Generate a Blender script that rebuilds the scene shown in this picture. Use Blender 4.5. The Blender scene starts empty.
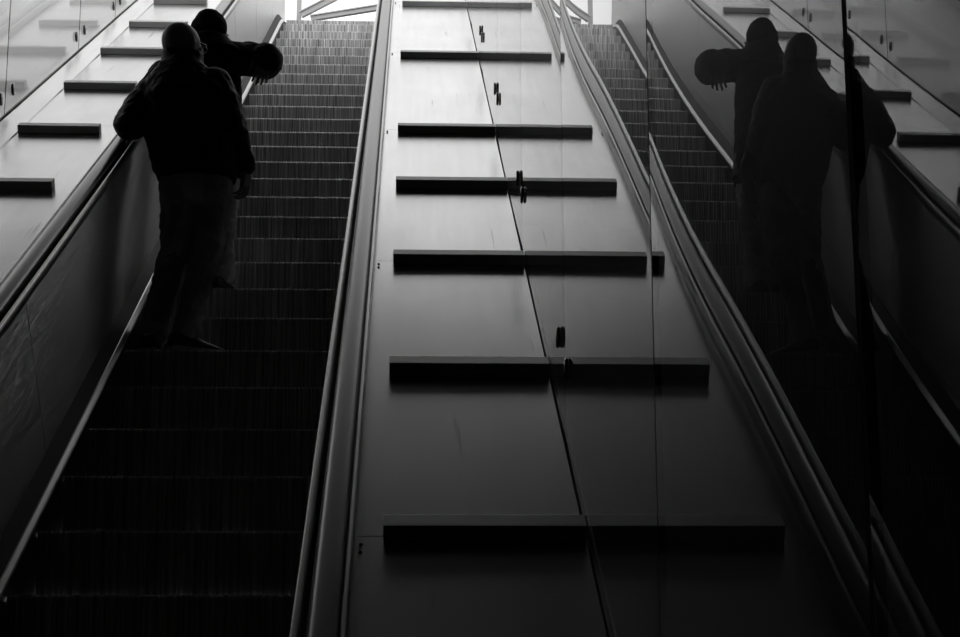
import bpy, bmesh, math, random
from mathutils import Vector, Matrix
random.seed(7)
C = bpy.context.scene.collection
sc = bpy.context.scene
T30 = math.tan(math.radians(30)); C30 = math.cos(math.radians(30))

# ------------------------------------------------------------------ camera
cam_data = bpy.data.cameras.new('camera'); cam = bpy.data.objects.new('camera', cam_data); C.objects.link(cam)
cam_data.sensor_width = 36.0; cam_data.lens = 1619.3 / 960 * 36.0; cam_data.clip_start = 0.05
pi_, yw, rl = math.radians(10.96), math.radians(2.611), math.radians(-0.123)
F = Vector((math.sin(yw)*math.cos(pi_), math.cos(yw)*math.cos(pi_), math.sin(pi_)))
R0 = Vector((math.cos(yw), -math.sin(yw), 0)); U0 = R0.cross(F)
Rv = R0*math.cos(rl) + U0*math.sin(rl); Uv = U0*math.cos(rl) - R0*math.sin(rl)
M = Matrix((Rv, Uv, -F)).transposed().to_4x4(); M.translation = Vector((0, 0, 1.6))
cam.matrix_world = M
sc.camera = cam

# ------------------------------------------------------------------ sky and exposure
w = bpy.data.worlds.new('overcast'); sc.world = w; w.use_nodes = True
bg = w.node_tree.nodes['Background']; bg.inputs[0].default_value = (1, 1, 1, 1); bg.inputs[1].default_value = 1.42
sc.view_settings.view_transform = 'Standard'; sc.view_settings.look = 'None'
sc.view_settings.gamma = 1.0; sc.view_settings.use_curve_mapping = False
sc.view_settings.exposure = 0.0
sc.cycles.max_bounces = 10; sc.cycles.glossy_bounces = 8; sc.cycles.transparent_max_bounces = 24

# ------------------------------------------------------------------ helpers
def zN(Y): return -1.386 + Y*T30                    # nosing line of the escalator
def SY(s): return s*C30

def mat(name, base=.5, rough=.5, metal=0.0, spec=.5, bump=None, var=None, rvar=None, stretch=(1, 1, 1), coat=0):
    m = bpy.data.materials.new(name); m.use_nodes = True
    nt = m.node_tree; b = nt.nodes['Principled BSDF']
    b.inputs['Base Color'].default_value = (base, base, base, 1)
    b.inputs['Roughness'].default_value = rough; b.inputs['Metallic'].default_value = metal
    b.inputs['Specular IOR Level'].default_value = spec
    if coat: b.inputs['Coat Weight'].default_value = coat
    tc = nt.nodes.new('ShaderNodeTexCoord'); mp = nt.nodes.new('ShaderNodeMapping')
    nt.links.new(tc.outputs['Object'], mp.inputs[0]); mp.inputs['Scale'].default_value = stretch
    if var:
        n = nt.nodes.new('ShaderNodeTexNoise'); n.inputs['Scale'].default_value = var[0]; n.inputs['Detail'].default_value = 5
        r = nt.nodes.new('ShaderNodeMapRange'); r.inputs['From Min'].default_value = .3; r.inputs['From Max'].default_value = .7
        r.inputs['To Min'].default_value = base*(1-var[1]); r.inputs['To Max'].default_value = min(1, base*(1+var[1]))
        nt.links.new(mp.outputs[0], n.inputs['Vector']); nt.links.new(n.outputs[0], r.inputs[0]); nt.links.new(r.outputs[0], b.inputs['Base Color'])
    if rvar:
        n = nt.nodes.new('ShaderNodeTexNoise'); n.inputs['Scale'].default_value = rvar[0]; n.inputs['Detail'].default_value = 4
        r = nt.nodes.new('ShaderNodeMapRange'); r.inputs['To Min'].default_value = rough-rvar[1]; r.inputs['To Max'].default_value = rough+rvar[1]
        nt.links.new(mp.outputs[0], n.inputs['Vector']); nt.links.new(n.outputs[0], r.inputs[0]); nt.links.new(r.outputs[0], b.inputs['Roughness'])
    if bump:
        n = nt.nodes.new('ShaderNodeTexNoise'); n.inputs['Scale'].default_value = bump[0]; n.inputs['Detail'].default_value = 4
        u = nt.nodes.new('ShaderNodeBump'); u.inputs['Strength'].default_value = bump[1]; u.inputs['Distance'].default_value = bump[2]
        nt.links.new(mp.outputs[0], n.inputs['Vector']); nt.links.new(n.outputs[0], u.inputs['Height']); nt.links.new(u.outputs[0], b.inputs['Normal'])
    return m

def glass_mat(name, ior=1.48):
    m = bpy.data.materials.new(name); m.use_nodes = True; nt = m.node_tree; nt.nodes.clear()
    o = nt.nodes.new('ShaderNodeOutputMaterial'); mx = nt.nodes.new('ShaderNodeMixShader')
    t = nt.nodes.new('ShaderNodeBsdfTransparent'); t.inputs[0].default_value = (.8, .8, .8, 1)
    g = nt.nodes.new('ShaderNodeBsdfGlossy'); g.inputs['Roughness'].default_value = 0.0; g.inputs[0].default_value = (.97, .97, .97, 1)
    f = nt.nodes.new('ShaderNodeFresnel'); f.inputs['IOR'].default_value = ior
    a = nt.nodes.new('ShaderNodeMath'); a.operation = 'ADD'; a.inputs[1].default_value = 1.0
    d = nt.nodes.new('ShaderNodeMath'); d.operation = 'DIVIDE'
    k = nt.nodes.new('ShaderNodeMath'); k.operation = 'MULTIPLY'; k.inputs[1].default_value = 2.0
    nt.links.new(f.outputs[0], a.inputs[0]); nt.links.new(f.outputs[0], d.inputs[0]); nt.links.new(a.outputs[0], d.inputs[1])
    nt.links.new(d.outputs[0], k.inputs[0]); nt.links.new(f.outputs[0], mx.inputs[0])
    nt.links.new(t.outputs[0], mx.inputs[1]); nt.links.new(g.outputs[0], mx.inputs[2]); nt.links.new(mx.outputs[0], o.inputs[0])
    return m

def deck_mat():
    """satin sheet metal: faint cloudy wear, fine streaks running down the slope, a few dark drips"""
    m = mat('satin_sheet', .74, .36, .9, .5)
    nt = m.node_tree; b = nt.nodes['Principled BSDF']; L = nt.links
    tc = nt.nodes.new('ShaderNodeTexCoord')
    def noise(scale, st, det=4):
        mp = nt.nodes.new('ShaderNodeMapping'); mp.inputs['Scale'].default_value = st; L.new(tc.outputs['Object'], mp.inputs[0])
        n = nt.nodes.new('ShaderNodeTexNoise'); n.inputs['Scale'].default_value = scale; n.inputs['Detail'].default_value = det
        L.new(mp.outputs[0], n.inputs['Vector']); return n
    def rng(n, a, c, lo, hi):
        r = nt.nodes.new('ShaderNodeMapRange'); r.inputs['From Min'].default_value = a; r.inputs['From Max'].default_value = c
        r.inputs['To Min'].default_value = lo; r.inputs['To Max'].default_value = hi; L.new(n.outputs[0], r.inputs[0]); return r
    def mul(a, c):
        k = nt.nodes.new('ShaderNodeMath'); k.operation = 'MULTIPLY'; L.new(a.outputs[0], k.inputs[0]); L.new(c.outputs[0], k.inputs[1]); return k
    cloud = rng(noise(2.4, (1, .6, .6), 5), .2, .8, .80, 1.04)
    streak = rng(noise(30, (1, .04, .04), 3), .3, .7, .93, 1.0)
    drip = rng(noise(55, (1, .03, .03), 1), .72, .82, 1.0, .5)
    v = mul(mul(cloud, streak), drip)
    k = nt.nodes.new('ShaderNodeMath'); k.operation = 'MULTIPLY'; k.inputs[1].default_value = .63; L.new(v.outputs[0], k.inputs[0])
    L.new(k.outputs[0], b.inputs['Base Color'])
    b.inputs['Roughness'].default_value = .25
    return m

def rib_mat():
    """grooved aluminium: each rib worn and soiled differently"""
    m = mat('grooved_aluminium', .3, .45, .55)
    nt = m.node_tree; b = nt.nodes['Principled BSDF']; L = nt.links
    tc = nt.nodes.new('ShaderNodeTexCoord'); oi = nt.nodes.new('ShaderNodeObjectInfo')
    mp = nt.nodes.new('ShaderNodeMapping'); mp.inputs['Scale'].default_value = (1, .02, .02)
    L.new(tc.outputs['Object'], mp.inputs[0])
    ad = nt.nodes.new('ShaderNodeVectorMath'); ad.operation = 'ADD'; L.new(mp.outputs[0], ad.inputs[0])
    sc_ = nt.nodes.new('ShaderNodeMath'); sc_.operation = 'MULTIPLY'; sc_.inputs[1].default_value = 11.0
    L.new(oi.outputs['Random'], sc_.inputs[0]); L.new(sc_.outputs[0], ad.inputs[1])
    n = nt.nodes.new('ShaderNodeTexNoise'); n.inputs['Scale'].default_value = 55; n.inputs['Detail'].default_value = 3
    L.new(mp.outputs[0], n.inputs['Vector'])
    n2 = nt.nodes.new('ShaderNodeTexNoise'); n2.inputs['Scale'].default_value = 14; L.new(ad.outputs[0], n2.inputs['Vector'])
    r = nt.nodes.new('ShaderNodeMapRange'); r.inputs['From Min'].default_value = .33; r.inputs['From Max'].default_value = .68
    r.inputs['To Min'].default_value = .22; r.inputs['To Max'].default_value = 1.0; L.new(n.outputs[0], r.inputs[0])
    r2 = nt.nodes.new('ShaderNodeMapRange'); r2.inputs['From Min'].default_value = .3; r2.inputs['From Max'].default_value = .7
    r2.inputs['To Min'].default_value = .75; r2.inputs['To Max'].default_value = 1.25; L.new(n2.outputs[0], r2.inputs[0])
    k = nt.nodes.new('ShaderNodeMath'); k.operation = 'MULTIPLY'; L.new(r.outputs[0], k.inputs[0]); L.new(r2.outputs[0], k.inputs[1])
    L.new(k.outputs[0], b.inputs['Base Color'])
    return m

M_deck = deck_mat(); M_rib = rib_mat(); M_glass = glass_mat('clear_glass')
M_bar = mat('dark_bar', .42, .42, .3, var=(8, .15), stretch=(.3, 1, 1))
M_bar_lit = mat('lit_bar_tone', .75, .42, .2, var=(8, .15), stretch=(.3, 1, 1))  # lit copy of the bar material: daylight on the bars put into the colour
M_steel = mat('brushed_steel', .45, .32, .9, rvar=(4, .03), stretch=(8, .2, .2))
M_rail = mat('handrail_rubber', .10, .30, 0, spec=1.0, rvar=(5, .015), stretch=(6, .2, .2))
M_panel = mat('polished_steel_panel', .66, .30, .85, rvar=(2.0, .02), stretch=(1, 1.2, .25))
def brushed(m, strength=.85):
    nt = m.node_tree; L = nt.links
    tc = nt.nodes.new('ShaderNodeTexCoord'); mp = nt.nodes.new('ShaderNodeMapping'); mp2 = nt.nodes.new('ShaderNodeMapping')
    mp.vector_type = 'POINT'; mp.inputs['Rotation'].default_value = (-math.radians(30), 0, 0); mp2.inputs['Scale'].default_value = (1, .01, 1)
    n = nt.nodes.new('ShaderNodeTexNoise'); n.inputs['Scale'].default_value = 400; n.inputs['Detail'].default_value = 2
    u = nt.nodes.new('ShaderNodeBump'); u.inputs['Strength'].default_value = strength; u.inputs['Distance'].default_value = .004
    L.new(tc.outputs['Object'], mp.inputs[0]); L.new(mp.outputs[0], mp2.inputs[0]); L.new(mp2.outputs[0], n.inputs['Vector'])
    L.new(n.outputs[0], u.inputs['Height']); L.new(u.outputs[0], nt.nodes['Principled BSDF'].inputs['Normal'])
brushed(M_panel)
M_black = mat('black_metal', .03, .4, .3)
M_seal = mat('black_sealant', .012, .9, 0, .08)
M_ledge = mat('matt_black_ledge', .015, .6, 0, .2)
M_chrome = mat('chrome', .8, .12, 1.0)
M_clamp = mat('clamp_metal', .12, .25, .9)
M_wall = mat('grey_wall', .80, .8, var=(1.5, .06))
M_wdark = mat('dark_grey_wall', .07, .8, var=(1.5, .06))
M_ceil = mat('dark_ceiling', .02, .8, var=(2, .2))
M_floor = mat('dark_stone_floor', .02, .5, var=(4, .3))
M_beam = mat('painted_beam', .55, .4, .1, var=(3, .08))
M_jacket = mat('black_jacket', .008, .6, 0, .3, bump=(38, .5, .01), var=(6, .3))
M_coat = mat('black_coat', .007, .8, 0, .2, bump=(60, .4, .006), var=(6, .3))
M_jeans = mat('dark_denim', .45, .85, 0, .2, bump=(70, .4, .005), var=(9, .45), stretch=(1, 1, .5))
M_jeans2 = mat('grey_denim', .60, .85, 0, .2, bump=(70, .4, .005), var=(9, .4), stretch=(1, 1, .5))
M_skin = mat('skin', .22, .5, 0, .4, var=(14, .12))
M_hair = mat('short_hair', .03, .8, bump=(220, .8, .004))
M_beanie = mat('black_beanie', .012, .95, 0, .1, bump=(160, .9, .004))
M_sole = mat('white_sole', .45, .6)
M_shoe = mat('dark_shoe', .03, .5)

def link(name, bm, m, parent=None, smooth=False):
    me = bpy.data.meshes.new(name); bmesh.ops.recalc_face_normals(bm, faces=bm.faces[:]); bm.to_mesh(me); bm.free()
    if m: me.materials.append(m)
    if smooth:
        for p in me.polygons: p.use_smooth = True
    o = bpy.data.objects.new(name, me); C.objects.link(o)
    if parent is not None:
        o.parent = parent; o.matrix_parent_inverse = Matrix.Translation(-parent.location)
    return o

def rebase(o, loc):
    loc = Vector(loc)
    o.data.transform(Matrix.Translation(-loc)); o.location = loc
    return o

def thing(name, label, cat, loc, group=None):
    o = bpy.data.objects.new(name, None); C.objects.link(o); o.location = loc; o.empty_display_size = .1
    o['label'] = label; o['category'] = cat
    if group: o['group'] = group
    return o
def tag(o, label, cat, group=None):
    o['label'] = label; o['category'] = cat
    if group: o['group'] = group
    return o
def struct(name, bm, m):
    o = link(name, bm, m); o['kind'] = 'structure'; return o

def box(bm, x0, x1, y0, y1, z0, z1):
    v = [bm.verts.new(p) for p in ((x0,y0,z0),(x1,y0,z0),(x1,y1,z0),(x0,y1,z0),(x0,y0,z1),(x1,y0,z1),(x1,y1,z1),(x0,y1,z1))]
    for f in ((0,3,2,1),(4,5,6,7),(0,1,5,4),(1,2,6,5),(2,3,7,6),(3,0,4,7)): bm.faces.new([v[i] for i in f])
def hexa(bm, pts):
    v = [bm.verts.new(p) for p in pts]
    for f in ((0,3,2,1),(4,5,6,7),(0,1,5,4),(1,2,6,5),(2,3,7,6),(3,0,4,7)): bm.faces.new([v[i] for i in f])
def slab(bm, x0, x1, s0, s1, h0, h1):
    """box following the 30 degree slope, vertical ends; h is height above the nosing line"""
    a, b = SY(s0), SY(s1)
    hexa(bm, [(x0,a,zN(a)+h0),(x1,a,zN(a)+h0),(x1,b,zN(b)+h0),(x0,b,zN(b)+h0),
              (x0,a,zN(a)+h1),(x1,a,zN(a)+h1),(x1,b,zN(b)+h1),(x0,b,zN(b)+h1)])
def prism(bm, poly, x0, x1):
    """polygon in (Y,Z) extruded along X"""
    a = [bm.verts.new((x0, p[0], p[1])) for p in poly]; b = [bm.verts.new((x1, p[0], p[1])) for p in poly]
    n = len(poly); bm.faces.new(a); bm.faces.new(b[::-1])
    for i in range(n): bm.faces.new((a[i], a[(i+1) % n], b[(i+1) % n], b[i]))
def bevel(bm, w, seg=2):
    bmesh.ops.bevel(bm, geom=bm.edges[:], offset=w, segments=seg, affect='EDGES', profile=.6)

Y_BOT, Y_TOP, Z_TOP = 2.4, 16.12, 7.93
def path(y0, y1, n=60):
    """points (Y, z-offset base) of the escalator line: flat, sloping, flat, with eased knees"""
    out = []
    for i in range(n+1):
        Y = y0 + (y1-y0)*i/n
        out.append((Y, pathz(Y)))
    return out
def pathz(Y):
    yt = (Z_TOP+1.386)/T30
    def soft(t, r): return 0 if t < -r else (t if t > r else (t+r)**2/(4*r))
    v = soft(Y-Y_BOT, .45)*T30
    v -= soft(Y-yt, .55)*T30
    return v
def sweep(bm, prof, pts, closed=True, cap=True):
    rows = [[bm.verts.new((x, Y, z+h)) for x, h in prof] for Y, z in pts]
    n = len(prof)
    for a, b in zip(rows, rows[1:]):
        for i in range(n if closed else n-1):
            bm.faces.new((a[i], a[(i+1) % n], b[(i+1) % n], b[i]))
    if cap and closed:
        bm.faces.new(rows[0]); bm.faces.new(rows[-1][::-1])

# ------------------------------------------------------------------ setting
XG, XL = .447, -1.962          # faces of the two glass walls
HD = .893                      # deck height above the nosing line
bm = bmesh.new(); box(bm, -3.6, 1.9, -4, 2.6, -.2, 0); struct('floor', bm, M_floor)
bm = bmesh.new(); box(bm, -3.6, 1.9, -4.2, -4, -.2, 3.3); struct('wall_back', bm, M_ceil)
CE, CH = 11.6, 3.35              # where the low ceiling ends and the open sky begins (distance up the slope), and its height
bm = bmesh.new(); yb = SY(CE); ya = 2.0
za, zb = zN(ya)+CH, zN(yb)+CH
prism(bm, [(-4.2, za), (ya, za), (yb, zb), (yb, zb+.3), (ya, za+.3), (-4.2, za+.3)], -3.6, 1.9)
for v in bm.verts:                     # unseen far edge skewed, reaching farther left, to keep daylight off the left deck
    if v.co.y > ya+.5 and v.co.x < 0: v.co.y += SY(2.4); v.co.z += SY(2.4)*T30
struct('ceiling', bm, M_ceil)
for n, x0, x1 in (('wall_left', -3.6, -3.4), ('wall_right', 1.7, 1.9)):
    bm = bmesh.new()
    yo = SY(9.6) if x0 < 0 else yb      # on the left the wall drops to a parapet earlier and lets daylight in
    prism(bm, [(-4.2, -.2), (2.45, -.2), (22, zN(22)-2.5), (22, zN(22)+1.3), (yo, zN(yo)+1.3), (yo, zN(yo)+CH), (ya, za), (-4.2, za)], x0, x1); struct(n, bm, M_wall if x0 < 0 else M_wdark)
bm = bmesh.new(); box(bm, -3.6, 1.9, Y_TOP+.42, 24, Z_TOP-.3, Z_TOP-.002); struct('floor', bm, M_floor)
# ledges behind the glass (top of the cladding that carries the panes)
M_curb = mat('white_curb', .88, .5, 0, var=(3, .05)); bm = bmesh.new(); 
a_, b_ = SY(.9), SY(20)
hexa(bm, [(XL-.118, a_, zN(a_)+.6), (XL, a_, zN(a_)+.6), (XL, b_, zN(b_)+.6), (XL-.118, b_, zN(b_)+.6),
          (XL-.118, a_, zN(a_)+.938), (XL, a_, zN(a_)+.899), (XL, b_, zN(b_)+.899), (XL-.118, b_, zN(b_)+.938)]); o = struct('trim_1', bm, M_deck)
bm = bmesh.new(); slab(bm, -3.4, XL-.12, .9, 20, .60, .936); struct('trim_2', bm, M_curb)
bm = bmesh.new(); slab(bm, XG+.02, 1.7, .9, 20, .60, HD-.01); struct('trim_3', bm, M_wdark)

# ------------------------------------------------------------------ escalator
SX0, SX1 = -1.294, -.266       # skirt faces
XC = (SX0+SX1)/2
esc = thing('escalator', 'dark grooved escalator climbing away between steel balustrades, two men standing on it', 'escalator', (XC, Y_BOT, 0))

def step_mesh():
    """step with ribbed tread and ribbed riser; origin at the nosing, centre of width"""
    bm = bmesh.new(); hw = (SX1-SX0)/2-.004; n = 60; p = 2*hw/n; d = .008
    # outline in (Y,Z): riser bottom -> nosing -> tread back
    rise = .4*T30
    out = [(.018, -rise-.01), (.010, -rise*.75), (.004, -rise*.5), (.001, -rise*.22), (0, -.006), (.006, 0), (.10, 0), (.25, 0), (.418, 0)]
    nrm = [(-1, 0), (-1, 0), (-1, 0), (-1, 0), (-.8, .3), (-.3, .8), (0, 1), (0, 1), (0, 1)]
    xs = []
    for i in range(n):
        x = -hw+i*p
        xs += [(x, 0), (x+p*.5, 0), (x+p*.56, 1), (x+p*.94, 1)]
    xs.append((hw, 0))
    rows = []
    for x, g in xs:
        rows.append([bm.verts.new((x, y-nn[0]*d*g, z-nn[1]*d*g)) for (y, z), nn in zip(out, nrm)])
    for a, b in zip(rows, rows[1:]):
        for i in range(len(out)-1): bm.faces.new((a[i], a[i+1], b[i+1], b[i]))
    # solid body underneath
    prism(bm, [(.03, -rise-.01), (.03, -.02), (.41, -.02), (.41, -.06)], -hw, hw)
    bmesh.ops.recalc_face_normals(bm, faces=bm.faces[:])
    me = bpy.data.meshes.new('step'); bm.to_mesh(me); bm.free(); me.materials.append(M_rib)
    return me
SM = step_mesh()
Y0 = 6.214*C30
for k in range(-7, 28):
    Yk = Y0+.4*k; zk = zN(Yk)
    if zk < .02 or zk > Z_TOP+.05: continue
    if k == 27: zk = Z_TOP-.012; Yk -= .02
    o = bpy.data.objects.new('step', SM); C.objects.link(o); o.location = (XC, Yk, zk)
    o.parent = esc; o.matrix_parent_inverse = Matrix.Translation(-esc.location)
bm = bmesh.new(); box(bm, SX0+.01, SX1-.01, 1.2, Y_BOT+.1, .0005, .012); link('comb_plate', bm, M_steel, esc)

def mir(x, side): return x if side < 0 else 2*XC-x
P_ALL = path(1.0, 16.75, 90)
for side in (-1, 1):
    nm = 'left' if side < 0 else 'right'
    q = lambda pr: [(mir(x, side), h) for x, h in pr]
    # skirt: black face beside the steps, bright bevelled strip on top, black ledge behind
    bm = bmesh.new(); sweep(bm, q([(-1.294, -.32), (-1.294, .022), (-1.306, .022), (-1.306, -.32)]), P_ALL); link('skirt', bm, M_black, esc)
    bm = bmesh.new(); sweep(bm, q([(-1.294, .024), (-1.298, .032), (-1.311, .047), (-1.316, .049), (-1.316, .024)]), P_ALL); o = link('skirt_strip', bm, M_steel, esc); o['label'] = 'bright steel strip along the foot of the balustrade'
    bm = bmesh.new(); sweep(bm, q([(-1.317, .046), (-1.362, .100), (-1.372, .100), (-1.372, .0), (-1.317, .0)]), P_ALL); link('skirt_ledge', bm, M_ledge, esc)
    # inner panels, joints square to the slope
    top, bot = .905, .102
    sj = [2.9+1.76*i for i in range(10)]
    for a, b in zip(sj, sj[1:]):
        bm = bmesh.new()
        ns = 12
        def P(s, x, h, sh):
            Y = SY(s)+sh; zz = pathz(Y) if True else 0
            return (mir(x, side), Y, pathz(Y)+h)
        lean = (top-bot)*.74
        rows = []
        for i in range(ns+1):
            s = a+.003+(b-a-.006)*i/ns
            rows.append([bm.verts.new(P(s, -1.322, top, 0)), bm.verts.new(P(s, -1.338, (top+bot)/2, lean/2)), bm.verts.new(P(s, -1.358, bot, lean)),
                         bm.verts.new(P(s, -1.366, bot, lean)), bm.verts.new(P(s, -1.346, (top+bot)/2, lean/2)), bm.verts.new(P(s, -1.330, top, 0))])
        for r0, r1 in zip(rows, rows[1:]):
            for i in range(6): bm.faces.new((r0[i], r0[(i+1) % 6], r1[(i+1) % 6], r1[i]))
        bm.faces.new(rows[0]); bm.faces.new(rows[-1][::-1])
        link('balustrade_panel', bm, M_panel, esc)
    bm = bmesh.new(); sweep(bm, q([(-1.370, .90), (-1.378, .90), (-1.392, .06), (-1.376, .06)]), P_ALL); link('backing_sheet', bm, M_seal, esc)
    # rail: inner trim, groove, rubber, outer trim
    PR = path(1.0, 16.75, 90)
    bm = bmesh.new(); sweep(bm, q([(-1.312, .935), (-1.314, .950), (-1.319, .953), (-1.324, .950), (-1.345, .925), (-1.345, .902), (-1.318, .902), (-1.312, .910)]), PR); o = link('inner_trim', bm, M_steel, esc, True); o['label'] = 'steel trim on the step side of the handrail'
    bm = bmesh.new(); sweep(bm, q([(-1.346, .905), (-1.346, .932), (-1.418, .932), (-1.418, .905)]), PR); link('rail_guide', bm, M_black, esc)
    hr = []
    for i in range(13):
        t = math.pi*i/12; hr.append((-1.383+.034*math.cos(t)*1.0, .940+.026*math.sin(t)**.7))
    bm = bmesh.new(); sweep(bm, q([(-1.352, .934)]+hr[1:-1]+[(-1.414, .934)]), PR); link('handrail', bm, M_rail, esc, True)
    bm = bmesh.new(); sweep(bm, q([(-1.419, .86), (-1.419, .945), (-1.423, .951), (-1.429, .951), (-1.433, .945), (-1.436, .86)]), PR); o = link('outer_trim', bm, M_steel, esc, True); o['label'] = 'steel trim on the deck side of the handrail'
    # outer cladding down to the floor, rounded newel end
    bm = bmesh.new(); sweep(bm, q([(-1.400, .86), (-1.430, .86), (-1.430, -.2), (-1.400, -.2)]), PR); link('outer_cladding', bm, M_steel, esc)
    bm = bmesh.new()
    rr = .42; cy, cz = 1.0, .93-rr
    for j in range(17):
        pass
    arc = [(cy-rr*math.sin(math.pi*j/16), cz+rr*math.cos(math.pi*j/16)) for j in range(17)]
    arc2 = [(cy-(rr-.03)*math.sin(math.pi*j/16), cz+(rr-.03)*math.cos(math.pi*j/16)) for j in range(17)]
    prism(bm, arc2+[(cy, .0)]+[(cy+.01, .0), (cy+.01, cz+rr-.03)], min(mir(-1.345, side), mir(-1.425, side)), max(mir(-1.345, side), mir(-1.425, side)))
    link('newel', bm, M_steel, esc)

# ------------------------------------------------------------------ sloping decks and plates
def deck(x0, x1, label, screw_x):
    t = thing('sloping_deck', label, 'deck', ((x0+x1)/2, 1.0, 0))
    ed = [1.0, 2.33]+[4.65+2.32*i for i in range(6)]+[18.4]
    for a, b in zip(ed, ed[1:]):
        bm = bmesh.new(); slab(bm, x0, x1, a+.0015, b-.0015, HD-.03, HD); p = link('deck_plate', bm, M_deck, t)
        for e in (.025, .065):
            bm = bmesh.new(); s = b-e-.02; Y = SY(s)
            bmesh.ops.create_uvsphere(bm, u_segments=8, v_segments=5, radius=.005, matrix=Matrix.Translation((screw_x, Y, zN(Y)+HD)))
            link('screw', bm, M_black, p)
    bm = bmesh.new(); slab(bm, x0+.01, x1-.01, 1.3, 18.3, HD-.2, HD-.034); link('substructure', bm, M_seal, t)
    return t
deck(-.125, XG-.0052, 'pale satin metal sloping deck between the right handrail and the mirroring glass wall', -.11)
deck(XL, -1.438, 'pale satin metal sloping deck left of the escalator below the white curb', -1.455)

# ------------------------------------------------------------------ glass walls
def pane_label(i, n, left):
    return None
def glass_pane(s0, s1, xf, out, base_h, label, gap=.004, clamps=(True, True), top=2.1, bow=.0018, hc=1.148):
    """out=-1: corridor lies towards -X of the pane"""
    Ya, Yb = SY(s0), SY(s1)
    t = thing('glass_panel', label, 'glass panel', (xf, (Ya+Yb)/2, zN((Ya+Yb)/2)+base_h), 'glass panels of the '+('right' if out < 0 else 'left')+' wall')
    bm = bmesh.new(); n = 40; g = gap/2
    def X(u): return xf + out*bow*(1-abs(2*u-1)**3)
    th = .012
    rows = []
    for i in range(n+1):
        u = i/n; Y = Ya+g+(Yb-Ya-2*g)*u; z = zN(Y)+base_h+.004
        rows.append([bm.verts.new((X(u), Y, z)), bm.verts.new((X(u), Y, z+top))])
    for a, b in zip(rows, rows[1:]):
        bm.faces.new((a[0], b[0], b[1], a[1]))
    # the pane is given its thickness on the far side by the edge strips below
    me_o = link('pane', bm, M_glass, t, True)
    if me_o.data.polygons[0].normal.x*out < 0: me_o.data.flip_normals()
    # dark sealant along both upright edges of the pane
    for Y, d in ((Ya+g, 1), (Yb-g, -1)):
        bm = bmesh.new()
        x0, x1 = xf-out*.0005, xf-out*(.0035 if gap < .01 else th)
        lo, hi = sorted((Y-d*g*.98, Y+d*.0012))
        z = zN(Y)+base_h+.004
        box(bm, min(x0, x1), max(x0, x1), lo, hi, z, z+top)
        link('edge_seal', bm, M_seal, t)
    bm = bmesh.new()
    x0, x1 = sorted((xf+out*.0048, xf-out*th))
    hexa(bm, [(x0,Ya+g,zN(Ya+g)+base_h),(x1,Ya+g,zN(Ya+g)+base_h),(x1,Yb-g,zN(Yb-g)+base_h),(x0,Yb-g,zN(Yb-g)+base_h),
              (x0,Ya+g,zN(Ya+g)+base_h+.0015),(x1,Ya+g,zN(Ya+g)+base_h+.0015),(x1,Yb-g,zN(Yb-g)+base_h+.0015),(x0,Yb-g,zN(Yb-g)+base_h+.0015)])
    link('base_seal', bm, M_seal, t)
    for Y, on in ((Ya+.115, clamps[0]), (Yb-.115, clamps[1])):
        if not on: continue
        bm = bmesh.new()
        c = Vector((xf+out*.007, Y, zN(Y)+hc))
        bmesh.ops.create_cone(bm, cap_ends=True, segments=28, radius1=.033, radius2=.033, depth=.010,
                              matrix=Matrix.Translation(c) @ Matrix.Rotation(math.pi/2, 4, 'Y'))
        bmesh.ops.bevel(bm, geom=[e for e in bm.edges if len(e.link_faces) == 2 and any(len(f.verts) > 4 for f in e.link_faces)], offset=.003, segments=2, affect='EDGES')
        link('clamp', bm, M_clamp, t, True)
    return t
RS = [.45, 1.80, 3.33, 5.24, 7.14, 9.02, 10.91, 12.80, 14.7]
names_r = ['nearest glass panel of the right wall, dark, beyond the thick black joint', 'dark glass panel of the right wall mirroring both men',
           'glass panel of the right wall mirroring the upper steps and the handrail', 'glass panel of the right wall mirroring the bar ends, above the lowest pair of clamps',
           'glass panel of the right wall above the second lowest pair of clamps', 'glass panel of the right wall above the third lowest pair of clamps',
           'small looking glass panel near the top end of the right wall', 'farthest visible glass panel of the right wall']
for i, (a, b) in enumerate(zip(RS, RS[1:])):
    glass_pane(a, b, XG, -1, HD, names_r[i], gap=.016 if i < 2 else .005, clamps=(i > 1, i > 0))
LS = [5.4, 7.4, 9.30, 11.26, 12.59, 14.5, 16.4]
names_l = ['lowest glass panel of the left wall, nearest the camera', 'glass panel of the left wall beside the lower left bars', 'glass panel of the left wall with a clamp near the left picture edge',
           'narrow glass panel of the left wall between two pairs of clamps', 'glass panel of the left wall above the topmost clamps', 'farthest glass panel of the left wall at the top of the slope']
for i, (a, b) in enumerate(zip(LS, LS[1:])):
    glass_pane(a, b, XL-.108, 1, .938, names_l[i], gap=.006, hc=1.055)

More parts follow.
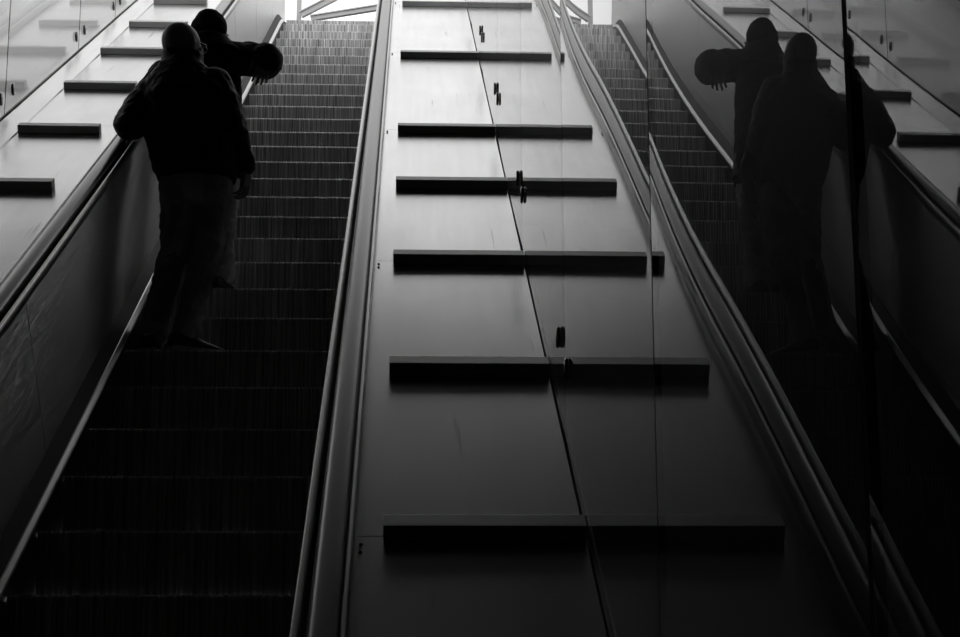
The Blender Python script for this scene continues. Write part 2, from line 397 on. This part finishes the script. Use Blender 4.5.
# ------------------------------------------------------------------ bars across the decks
def bar(s, x0, x1, label, group, m_=None):
    c = Vector(((x0+x1)/2, SY(s), zN(SY(s))+HD))
    bm = bmesh.new()
    box(bm, x0-c.x, x1-c.x, -.032, .032, .0005, .040)
    bevel(bm, .003, 2)
    m = Matrix.Rotation(math.radians(30), 4, 'X')
    bmesh.ops.transform(bm, matrix=m, verts=bm.verts[:])
    o = link('cross_bar', bm, m_ or M_bar); o.location = c
    tag(o, label, 'bar', group)
GR = 'bars across the right deck'; GL = 'bars across the left deck'
for s, l in ((4.66, 'wide dark bar on the right deck, lowest and nearest of its row'), (5.79, 'dark bar on the right deck, second from the bottom of its row'),
             (6.96, 'dark bar on the right deck, third from the bottom of its row'), (8.11, 'dark bar on the right deck, fourth from the bottom, by a pair of clamps'),
             (9.24, 'dark bar on the right deck, fifth from the bottom of its row'), (11.45, 'thin looking dark bar on the bright upper right deck below the palest one'),
             (13.75, 'pale small looking bar at the very top of the right deck')):
    bar(s, -.056, XG-.0026, l, GR, M_bar_lit if s > 13 else None)
for s, l in ((8.01, 'dark bar cut by the left picture edge, lowest on the left deck'), (9.14, 'dark bar on the left deck, complete, just above the one cut by the picture edge'),
             (10.28, 'grey bar on the left deck ending behind the shaved head man\'s shoulder'), (11.43, 'grey bar on the left deck ending at the shaved head man\'s head'),
             (12.53, 'grey bar on the left deck ending behind the two heads'), (13.67, 'pale bar at the top of the left deck beside the far handrail')):
    bar(s, XL+.004, -1.553, l, GL, M_bar_lit)

# ------------------------------------------------------------------ steelwork beyond the top landing
def beam(p0, p1, wdt, dep, label):
    p0, p1 = Vector(p0), Vector(p1); d = (p1-p0).normalized()
    t = thing('steel_beam', label, 'beam', p0)
    up = Vector((0, 0, 1)); side = d.cross(up).normalized(); nn = side.cross(d).normalized()
    def bx(a, b, c, e, name, m):
        bm = bmesh.new()
        P = lambda q, u, v: q + nn*u + side*v
        hexa(bm, [P(p0, a, c), P(p0, a, e), P(p1, a, e), P(p1, a, c), P(p0, b, c), P(p0, b, e), P(p1, b, e), P(p1, b, c)])
        link(name, bm, m, t)
    bx(-wdt/2, -wdt/2+.015, -dep, dep, 'lower_flange', M_beam); bx(wdt/2-.015, wdt/2, -dep, dep, 'upper_flange', M_steel)
    bx(-wdt/2+.015, wdt/2-.015, -.012, .012, 'web', M_beam)
beam((-1.34, 19, 9.09), (-.72, 19, 9.44), .085, .03, 'upper light steel beam rising to the right beyond the top of the steps')
beam((-1.22, 19, 9.045), (-.20, 19, 9.235), .075, .03, 'lower light steel beam rising gently to the right beyond the top step')
t = thing('steel_post', 'pale upright post at the top landing left of the beams', 'post', (-1.36, 19.1, Z_TOP))
bm = bmesh.new(); box(bm, -1.40, -1.34, 19.07, 19.13, Z_TOP, 9.6); link('shaft', bm, M_beam, t)
bm = bmesh.new(); box(bm, -1.46, -1.28, 19.01, 19.19, Z_TOP, Z_TOP+.015); link('base_plate', bm, M_beam, t)
bm = bmesh.new(); box(bm, -1.42, -1.32, 19.05, 19.15, 9.6, 9.62); link('cap', bm, M_beam, t)

# ------------------------------------------------------------------ people
def capsule(bm, p0, p1, r0, r1, seg=20, sq0=1.0, sq1=1.0, ax=None):
    """tapered rounded limb from p0 to p1; sq flattens it along ax"""
    p0, p1 = Vector(p0), Vector(p1); d = p1-p0; L = d.length; d.normalize()
    a = Vector(ax) if ax else (Vector((0, 0, 1)) if abs(d.z) < .9 else Vector((0, 1, 0)))
    a = (a-d*a.dot(d)).normalized(); b = d.cross(a)
    rings = []
    for j in range(1, 6):
        th = math.pi/2*(1-j/5); rings.append((p0-d*r0*math.sin(th), r0*math.cos(th), sq0))
    for j in range(1, 5):
        t = j/5; rings.append((p0.lerp(p1, t), r0+(r1-r0)*t, sq0+(sq1-sq0)*t))
    for j in range(0, 5):
        th = math.pi/2*j/5; rings.append((p1+d*r1*math.sin(th), r1*math.cos(th), sq1))
    vs = []
    for c, r, q in rings:
        vs.append([bm.verts.new(c+(a*math.cos(2*math.pi*i/seg)*q+b*math.sin(2*math.pi*i/seg))*r) for i in range(seg)])
    for u, v in zip(vs, vs[1:]):
        for i in range(seg): bm.faces.new((u[i], u[(i+1) % seg], v[(i+1) % seg], v[i]))
    bm.faces.new(vs[0][::-1]); bm.faces.new(vs[-1])
def chain(bm, pts, rs, **k):
    for i in range(len(pts)-1): capsule(bm, pts[i], pts[i+1], rs[i], rs[i+1], **k)
def ell(bm, c, r, rot=None):
    m = Matrix.Translation(c) @ (rot.to_4x4() if rot else Matrix()) @ Matrix.Diagonal((r[0], r[1], r[2], 1))
    bmesh.ops.create_uvsphere(bm, u_segments=24, v_segments=16, radius=1, matrix=m)
def torso(bm, secs, seg=32, e=2.3):
    """secs: (centre, half width, half depth, tilt of the width axis about Y, yaw)"""
    vs = []
    for c, a, b, ty, yw_ in secs:
        ux = Vector((math.cos(yw_)*math.cos(ty), math.sin(yw_)*math.cos(ty), math.sin(ty))); uy = Vector((-math.sin(yw_), math.cos(yw_), 0))
        ring = []
        for i in range(seg):
            t = 2*math.pi*i/seg; cc, ss = math.cos(t), math.sin(t)
            ring.append(bm.verts.new(Vector(c)+ux*a*math.copysign(abs(cc)**(2/e), cc)+uy*b*math.copysign(abs(ss)**(2/e), ss)))
        vs.append(ring)
    for u, v in zip(vs, vs[1:]):
        for i in range(seg): bm.faces.new((u[i], u[(i+1) % seg], v[(i+1) % seg], v[i]))
    bm.faces.new(vs[0][::-1]); bm.faces.new(vs[-1])
def fused(o, voxel, smooth=4, folds=None):
    r = o.modifiers.new('fuse', 'REMESH'); r.mode = 'VOXEL'; r.voxel_size = voxel; r.use_smooth_shade = True
    s = o.modifiers.new('relax', 'SMOOTH'); s.iterations = smooth; s.factor = .5
    for sz, st in (folds or []):
        tx = bpy.data.textures.new('folds', 'CLOUDS'); tx.noise_scale = sz; tx.noise_depth = 2
        d = o.modifiers.new('folds', 'DISPLACE'); d.texture = tx; d.strength = st; d.mid_level = .5; d.texture_coords = 'LOCAL'
    return o
def head(bm, c, yaw, sc=1.0, nod=0.0):
    """skull, jaw, nose, ears, brow, lips, eyelids; c = centre of the skull"""
    R = Matrix.Rotation(yaw, 3, 'Z') @ Matrix.Rotation(nod, 3, 'X'); c = Vector(c)
    def W(v): return c + R @ (Vector(v)*sc)
    E_ = lambda p, r: ell(bm, W(p), [x*sc for x in r], R)
    E_((0, -.012, .012), (.078, .098, .092)); E_((0, .012, -.035), (.066, .076, .082)); E_((0, .045, -.085), (.040, .036, .034))
    E_((0, .088, .018), (.052, .014, .012)); E_((0, .098, -.028), (.014, .020, .012)); capsule(bm, W((0, .09, .01)), W((0, .106, -.026)), .008*sc, .011*sc)
    E_((0, .085, -.062), (.024, .010, .006)); E_((0, .084, -.070), (.021, .010, .006))
    for s in (-1, 1):
        E_((s*.031, .080, .004), (.015, .010, .010)); E_((s*.050, .058, -.020), (.020, .022, .022))
        E_((s*.078, -.008, -.012), (.009, .020, .032)); E_((s*.083, -.014, -.002), (.008, .016, .020))
    return W, R
def hand(bm, wrist, palm, nrm, thumb, length=.185, curl=.25, spread=.12, r=.0085):
    """palm direction, palm normal (curl direction) and the side the thumb is on"""
    w0 = Vector(wrist); d = Vector(palm).normalized(); n = Vector(nrm); n = (n-d*n.dot(d)).normalized()
    sd = d.cross(n).normalized()
    if sd.dot(Vector(thumb)) < 0: sd = -sd
    pl = length*.50
    capsule(bm, w0-d*.03, w0+d*.02, .028, .030, sq0=.8, sq1=.7, ax=n)
    for k in (-1, -.33, .33, 1):
        capsule(bm, w0+d*.012+sd*k*.018, w0+d*pl+sd*k*.029, .015, .0125, ax=n)
    lens = {1: .43, .33: .5, -.33: .46, -1: .36}
    for k, lf in lens.items():
        p = w0+d*pl+sd*k*.029; L = length*lf; a = spread*k; dd = (d*math.cos(a)+sd*math.sin(a)); pts = [p]; ang = curl*.6
        for seg_, fr in enumerate((.45, .30, .25)):
            v = dd*math.cos(ang)+n*math.sin(ang); pts.append(pts[-1]+v*L*fr); ang += curl*1.5
        chain(bm, pts, [r*1.1, r*1.02, r*.95, r*.8], seg=12)
    b = w0+d*.022+sd*.026
    t1 = b+(d*.6+sd*.72+n*.25).normalized()*length*.22; t2 = t1+(d*.86+sd*.3+n*.4).normalized()*length*.17; t3 = t2+(d*.92+n*.38).normalized()*length*.12
    chain(bm, [b, t1, t2, t3], [r*1.7, r*1.3, r*1.15, r*.9], seg=12)

def shoe(root, heel, direction, up=0.0, L=.29):
    """low sneaker: lofted upper on a pale sole"""
    h = Vector(heel); d = Vector((direction[0], direction[1], 0)).normalized(); s = Vector((d.y, -d.x, 0))
    P = lambda u, v, z: h + d*u + s*v + Vector((0, 0, z))
    bm = bmesh.new()
    prof = [(.0, .030, .075), (.03, .036, .095), (.08, .037, .10), (.12, .039, .085), (.17, .045, .062), (.22, .046, .048), (.265, .036, .036), (.287, .018, .026)]
    rings = []
    for u, wd, ht in prof:
        rings.append([bm.verts.new(P(u*L/.29, wd*math.copysign(abs(math.cos(a))**.8, math.cos(a)), .020+(ht-.02)*max(0, math.sin(a))**.75)) for a in [math.pi*i/10 for i in range(11)]])
    for a, b in zip(rings, rings[1:]):
        for i in range(10): bm.faces.new((a[i], a[i+1], b[i+1], b[i]))
        bm.faces.new((a[0], b[0], b[10], a[10]))
    bm.faces.new(rings[0]); bm.faces.new(rings[-1][::-1])
    so = link('shoe', bm, M_shoe, root, True)
    bm = bmesh.new(); out = []
    for u, wd, ht in prof: out.append((u*L/.29, wd+.003))
    ring = [(u, wdt) for u, wdt in out]+[(u, -wdt) for u, wdt in out[::-1]]
    lo = [bm.verts.new(P(u, v, 0.001)) for u, v in ring]; hi = [bm.verts.new(P(u, v, .024)) for u, v in ring]
    bm.faces.new(lo[::-1]); bm.faces.new(hi)
    for i in range(len(ring)): bm.faces.new((lo[i], lo[(i+1) % len(ring)], hi[(i+1) % len(ring)], hi[i]))
    o = link('sole', bm, M_sole, so); o['label'] = 'pale sole'
    for k in range(4):
        bm = bmesh.new(); u = .105+.022*k; z = .093-.011*k
        chain(bm, [P(u, -.020, z-.004), P(u, 0, z+.004), P(u, .020, z-.004)], [.003]*3, seg=8); link('lace', bm, M_sole, so, True)

def person(label, feet):
    bm = bmesh.new(); return bm, Vector(feet), label

# ---- rear man: shaved head, glasses, puffy black jacket
ZT = zN(Y0+.4*5)                      # tread he stands on
A = Vector((-1.06, 7.55, ZT))
bm = bmesh.new()
W1, R1 = head(bm, (-1.113, 7.62, 4.434), math.radians(-38), 1.07, math.radians(-4))
capsule(bm, (-1.108, 7.595, 4.25), (-1.111, 7.61, 4.38), .062, .058)
torso(bm, [((-1.02, 7.58, 3.70), .15, .105, 0, 0), ((-1.04, 7.58, 3.85), .155, .11, 0, 0), ((-1.08, 7.57, 4.05), .175, .12, 0, 0), ((-1.10, 7.57, 4.18), .19, .11, .02, 0), ((-1.105, 7.58, 4.26), .12, .08, .02, 0)])
chain(bm, [(-1.25, 7.57, 4.17), (-1.325, 7.47, 3.97), (-1.380, 7.74, 4.095)], [.055, .042, .030])
hand(bm, (-1.380, 7.74, 4.10), (0, .88, .47), (.0, .3, -1), (1, 0, 0), curl=.28)
chain(bm, [(-.95, 7.57, 4.215), (-.835, 7.55, 3.99), (-.785, 7.62, 3.81)], [.055, .042, .030])
hand(bm, (-.785, 7.62, 3.81), (-.06, .08, -1), (-.8, .35, 0), (-.2, 1, 0), length=.175, curl=.42)
chain(bm, [(-1.09, 7.58, 3.75), (-1.115, 7.60, 3.38), (-1.185, 7.56, ZT+.09)], [.088, .060, .045])
chain(bm, [(-.95, 7.58, 3.75), (-.955, 7.60, 3.40), (-1.035, 7.50, ZT+.09)], [.088, .060, .045])
capsule(bm, (-1.185, 7.55, ZT+.055), (-1.185, 7.70, ZT+.04), .036, .03); capsule(bm, (-1.05, 7.49, ZT+.055), (-.96, 7.57, ZT+.04), .036, .03)
root = link('person', bm, M_skin); rebase(root, A)
tag(root, 'shaved-headed man with glasses, in a puffy black jacket and dark jeans, seen from behind', 'person')
fused(root, .0042, 3)
def cloth(name, bm, m, root, voxel=.009, smooth=5, folds=None, label=None):
    o = link(name, bm, m); rebase(o, root.location); o.parent = root; o.location = (0, 0, 0)
    fused(o, voxel, smooth, folds)
    if label: o['label'] = label
    return o
bm = bmesh.new()
torso(bm, [((-1.015, 7.58, 3.735), .190, .150, 0, 0), ((-1.03, 7.575, 3.80), .203, .165, 0, 0), ((-1.05, 7.57, 3.93), .215, .170, 0, 0), ((-1.085, 7.56, 4.06), .225, .165, .02, 0),
           ((-1.09, 7.56, 4.16), .228, .150, .06, 0), ((-1.10, 7.57, 4.24), .180, .125, .06, 0), ((-1.108, 7.585, 4.31), .118, .10, .02, 0), ((-1.108, 7.59, 4.335), .098, .094, 0, 0)])
torso(bm, [((-1.108, 7.595, 4.28), .098, .094, 0, 0), ((-1.108, 7.60, 4.34), .102, .098, 0, 0), ((-1.110, 7.605, 4.388), .100, .098, 0, 0)])   # stand collar
chain(bm, [(-1.24, 7.57, 4.165), (-1.295, 7.53, 4.07), (-1.325, 7.46, 3.975), (-1.345, 7.58, 4.03), (-1.378, 7.72, 4.095)], [.090, .088, .080, .062, .046])
chain(bm, [(-.95, 7.57, 4.215), (-.90, 7.56, 4.12), (-.855, 7.55, 3.99), (-.822, 7.58, 3.91), (-.79, 7.615, 3.828)], [.092, .084, .078, .064, .050])
cloth('jacket', bm, M_jacket, root, folds=[(.07, .022), (.025, .010)])
bm = bmesh.new()
torso(bm, [((-1.02, 7.58, 3.60), .165, .12, 0, 0), ((-1.02, 7.58, 3.70), .175, .13, 0, 0), ((-1.02, 7.58, 3.80), .17, .125, 0, 0)])
chain(bm, [(-1.10, 7.58, 3.70), (-1.11, 7.60, 3.42), (-1.165, 7.63, 3.20), (-1.19, 7.58, 3.03), (-1.19, 7.57, 2.985)], [.096, .074, .066, .060, .068])
chain(bm, [(-.945, 7.58, 3.70), (-.955, 7.60, 3.43), (-.995, 7.56, 3.22), (-1.025, 7.50, 3.03), (-1.03, 7.49, 2.985)], [.098, .076, .066, .060, .070])
cloth('jeans', bm, M_jeans, root, folds=[(.06, .026), (.024, .016)])
shoe(root, (-1.205, 7.45, ZT), (.08, 1)); shoe(root, (-1.095, 7.42, ZT), (.82, .55), L=.285)
# glasses
bm = bmesh.new()
for s in (-1, 1):
    ctr = (s*.034, .098, .004)
    pts = [W1((ctr[0]+.026*math.cos(a), ctr[1]-.10*(ctr[0]+.026*math.cos(a))**2*6, ctr[2]+.018*math.sin(a))) for a in [2*math.pi*i/16 for i in range(17)]]
    chain(bm, pts, [.0018]*17, seg=6)
    chain(bm, [W1((s*.060, .094, .010)), W1((s*.080, .07, .012)), W1((s*.084, .0, .010)), W1((s*.084, -.022, -.006))], [.0022]*4, seg=6)
chain(bm, [W1((-.009, .100, .008)), W1((.009, .100, .008))], [.0018]*2, seg=6)
link('glasses', bm, M_chrome, root, True)

# ---- front man: knitted cap, hooded coat, right arm raised with the hand hanging
ZF = zN(Y0+.4*7)
B = Vector((-.99, 8.42, ZF))
bm = bmesh.new()
W2, R2 = head(bm, (-1.088, 8.50, 4.845), math.radians(-25), 1.06, math.radians(-8))
capsule(bm, (-1.12, 8.46, 4.66), (-1.10, 8.49, 4.79), .062, .058)
torso(bm, [((-1.02, 8.44, 4.03), .15, .105, 0, 0), ((-1.05, 8.44, 4.20), .15, .11, 0, 0), ((-1.12, 8.45, 4.42), .17, .12, .06, 0), ((-1.15, 8.46, 4.58), .19, .11, .12, 0), ((-1.14, 8.46, 4.67), .12, .08, .14, 0)])
chain(bm, [(-1.31, 8.46, 4.57), (-1.40, 8.40, 4.40), (-1.385, 8.58, 4.585)], [.055, .042, .030])
hand(bm, (-1.385, 8.60, 4.60), (0, .88, .47), (0, .3, -1), (1, 0, 0), curl=.25)
chain(bm, [(-.98, 8.46, 4.66), (-.80, 8.60, 4.70), (-.765, 8.40, 4.635)], [.055, .042, .030])
hand(bm, (-.785, 8.40, 4.665), (-.12, -.12, -1), (-.3, .9, -.1), (-1, 0, 0), length=.165, curl=.28, spread=.16)
chain(bm, [(-1.09, 8.44, 4.08), (-1.10, 8.47, 3.74), (-1.10, 8.46, ZF+.09)], [.088, .060, .045])
chain(bm, [(-.985, 8.44, 4.08), (-.985, 8.44, 3.74), (-.985, 8.40, ZF+.09)], [.088, .060, .045])
capsule(bm, (-1.10, 8.45, ZF+.055), (-1.10, 8.58, ZF+.04), .036, .03); capsule(bm, (-.985, 8.39, ZF+.055), (-.93, 8.48, ZF+.04), .036, .03)
root = link('person', bm, M_skin); rebase(root, B)
tag(root, 'man in knitted cap and hooded black coat ahead, his right arm raised, hand hanging', 'person')
fused(root, .0042, 3)
bm = bmesh.new()
torso(bm, [((-1.035, 8.44, 3.98), .150, .140, 0, 0), ((-1.04, 8.44, 4.10), .155, .150, 0, 0), ((-1.07, 8.44, 4.25), .170, .155, .0, 0), ((-1.10, 8.45, 4.40), .195, .155, .04, 0),
           ((-1.14, 8.46, 4.55), .225, .145, .10, 0), ((-1.14, 8.46, 4.64), .195, .125, .14, 0), ((-1.13, 8.465, 4.71), .12, .10, .1, 0)])
chain(bm, [(-1.33, 8.46, 4.575), (-1.39, 8.42, 4.46), (-1.392, 8.39, 4.42), (-1.388, 8.50, 4.50), (-1.385, 8.58, 4.575)], [.085, .078, .066, .056, .044])
chain(bm, [(-.98, 8.46, 4.675), (-.88, 8.54, 4.702), (-.80, 8.60, 4.706), (-.785, 8.50, 4.688), (-.777, 8.42, 4.662)], [.096, .096, .094, .092, .086])
cloth('coat', bm, M_coat, root, folds=[(.07, .018), (.025, .008)])
bm = bmesh.new()     # hood lying on the shoulders
torso(bm, [((-1.09, 8.45, 4.66), .17, .135, .12, 0), ((-1.075, 8.44, 4.70), .168, .135, .05, 0), ((-1.085, 8.455, 4.76), .128, .115, -.05, 0), ((-1.09, 8.46, 4.80), .100, .10, -.05, 0)])
cloth('hood', bm, M_coat, root, folds=[(.06, .014)])
bm = bmesh.new()     # knitted cap
cc = Vector((-1.088, 8.50, 4.845))
ell(bm, W2((0, -.012, .022)), (.0865, .107, .097), R2)
capsule(bm, W2((-.02, -.03, .0)), W2((.02, -.03, .0)), .082, .082)
cloth('cap', bm, M_beanie, root, voxel=.006, folds=[(.03, .006)], label='dark knitted cap')
bm = bmesh.new()
torso(bm, [((-1.035, 8.44, 3.92), .135, .12, 0, 0), ((-1.035, 8.44, 4.0), .145, .13, 0, 0), ((-1.035, 8.44, 4.1), .145, .125, 0, 0)])
chain(bm, [(-1.09, 8.44, 4.02), (-1.10, 8.47, 3.76), (-1.10, 8.47, 3.56), (-1.11, 8.46, 3.45)], [.088, .070, .062, .066])
chain(bm, [(-.985, 8.44, 4.02), (-.985, 8.44, 3.76), (-.985, 8.42, 3.56), (-.975, 8.39, 3.45)], [.084, .070, .062, .066])
cloth('jeans', bm, M_jeans2, root, folds=[(.06, .026), (.024, .016)])
shoe(root, (-1.11, 8.35, ZF), (.05, 1)); shoe(root, (-1.02, 8.30, ZF), (.55, .83))
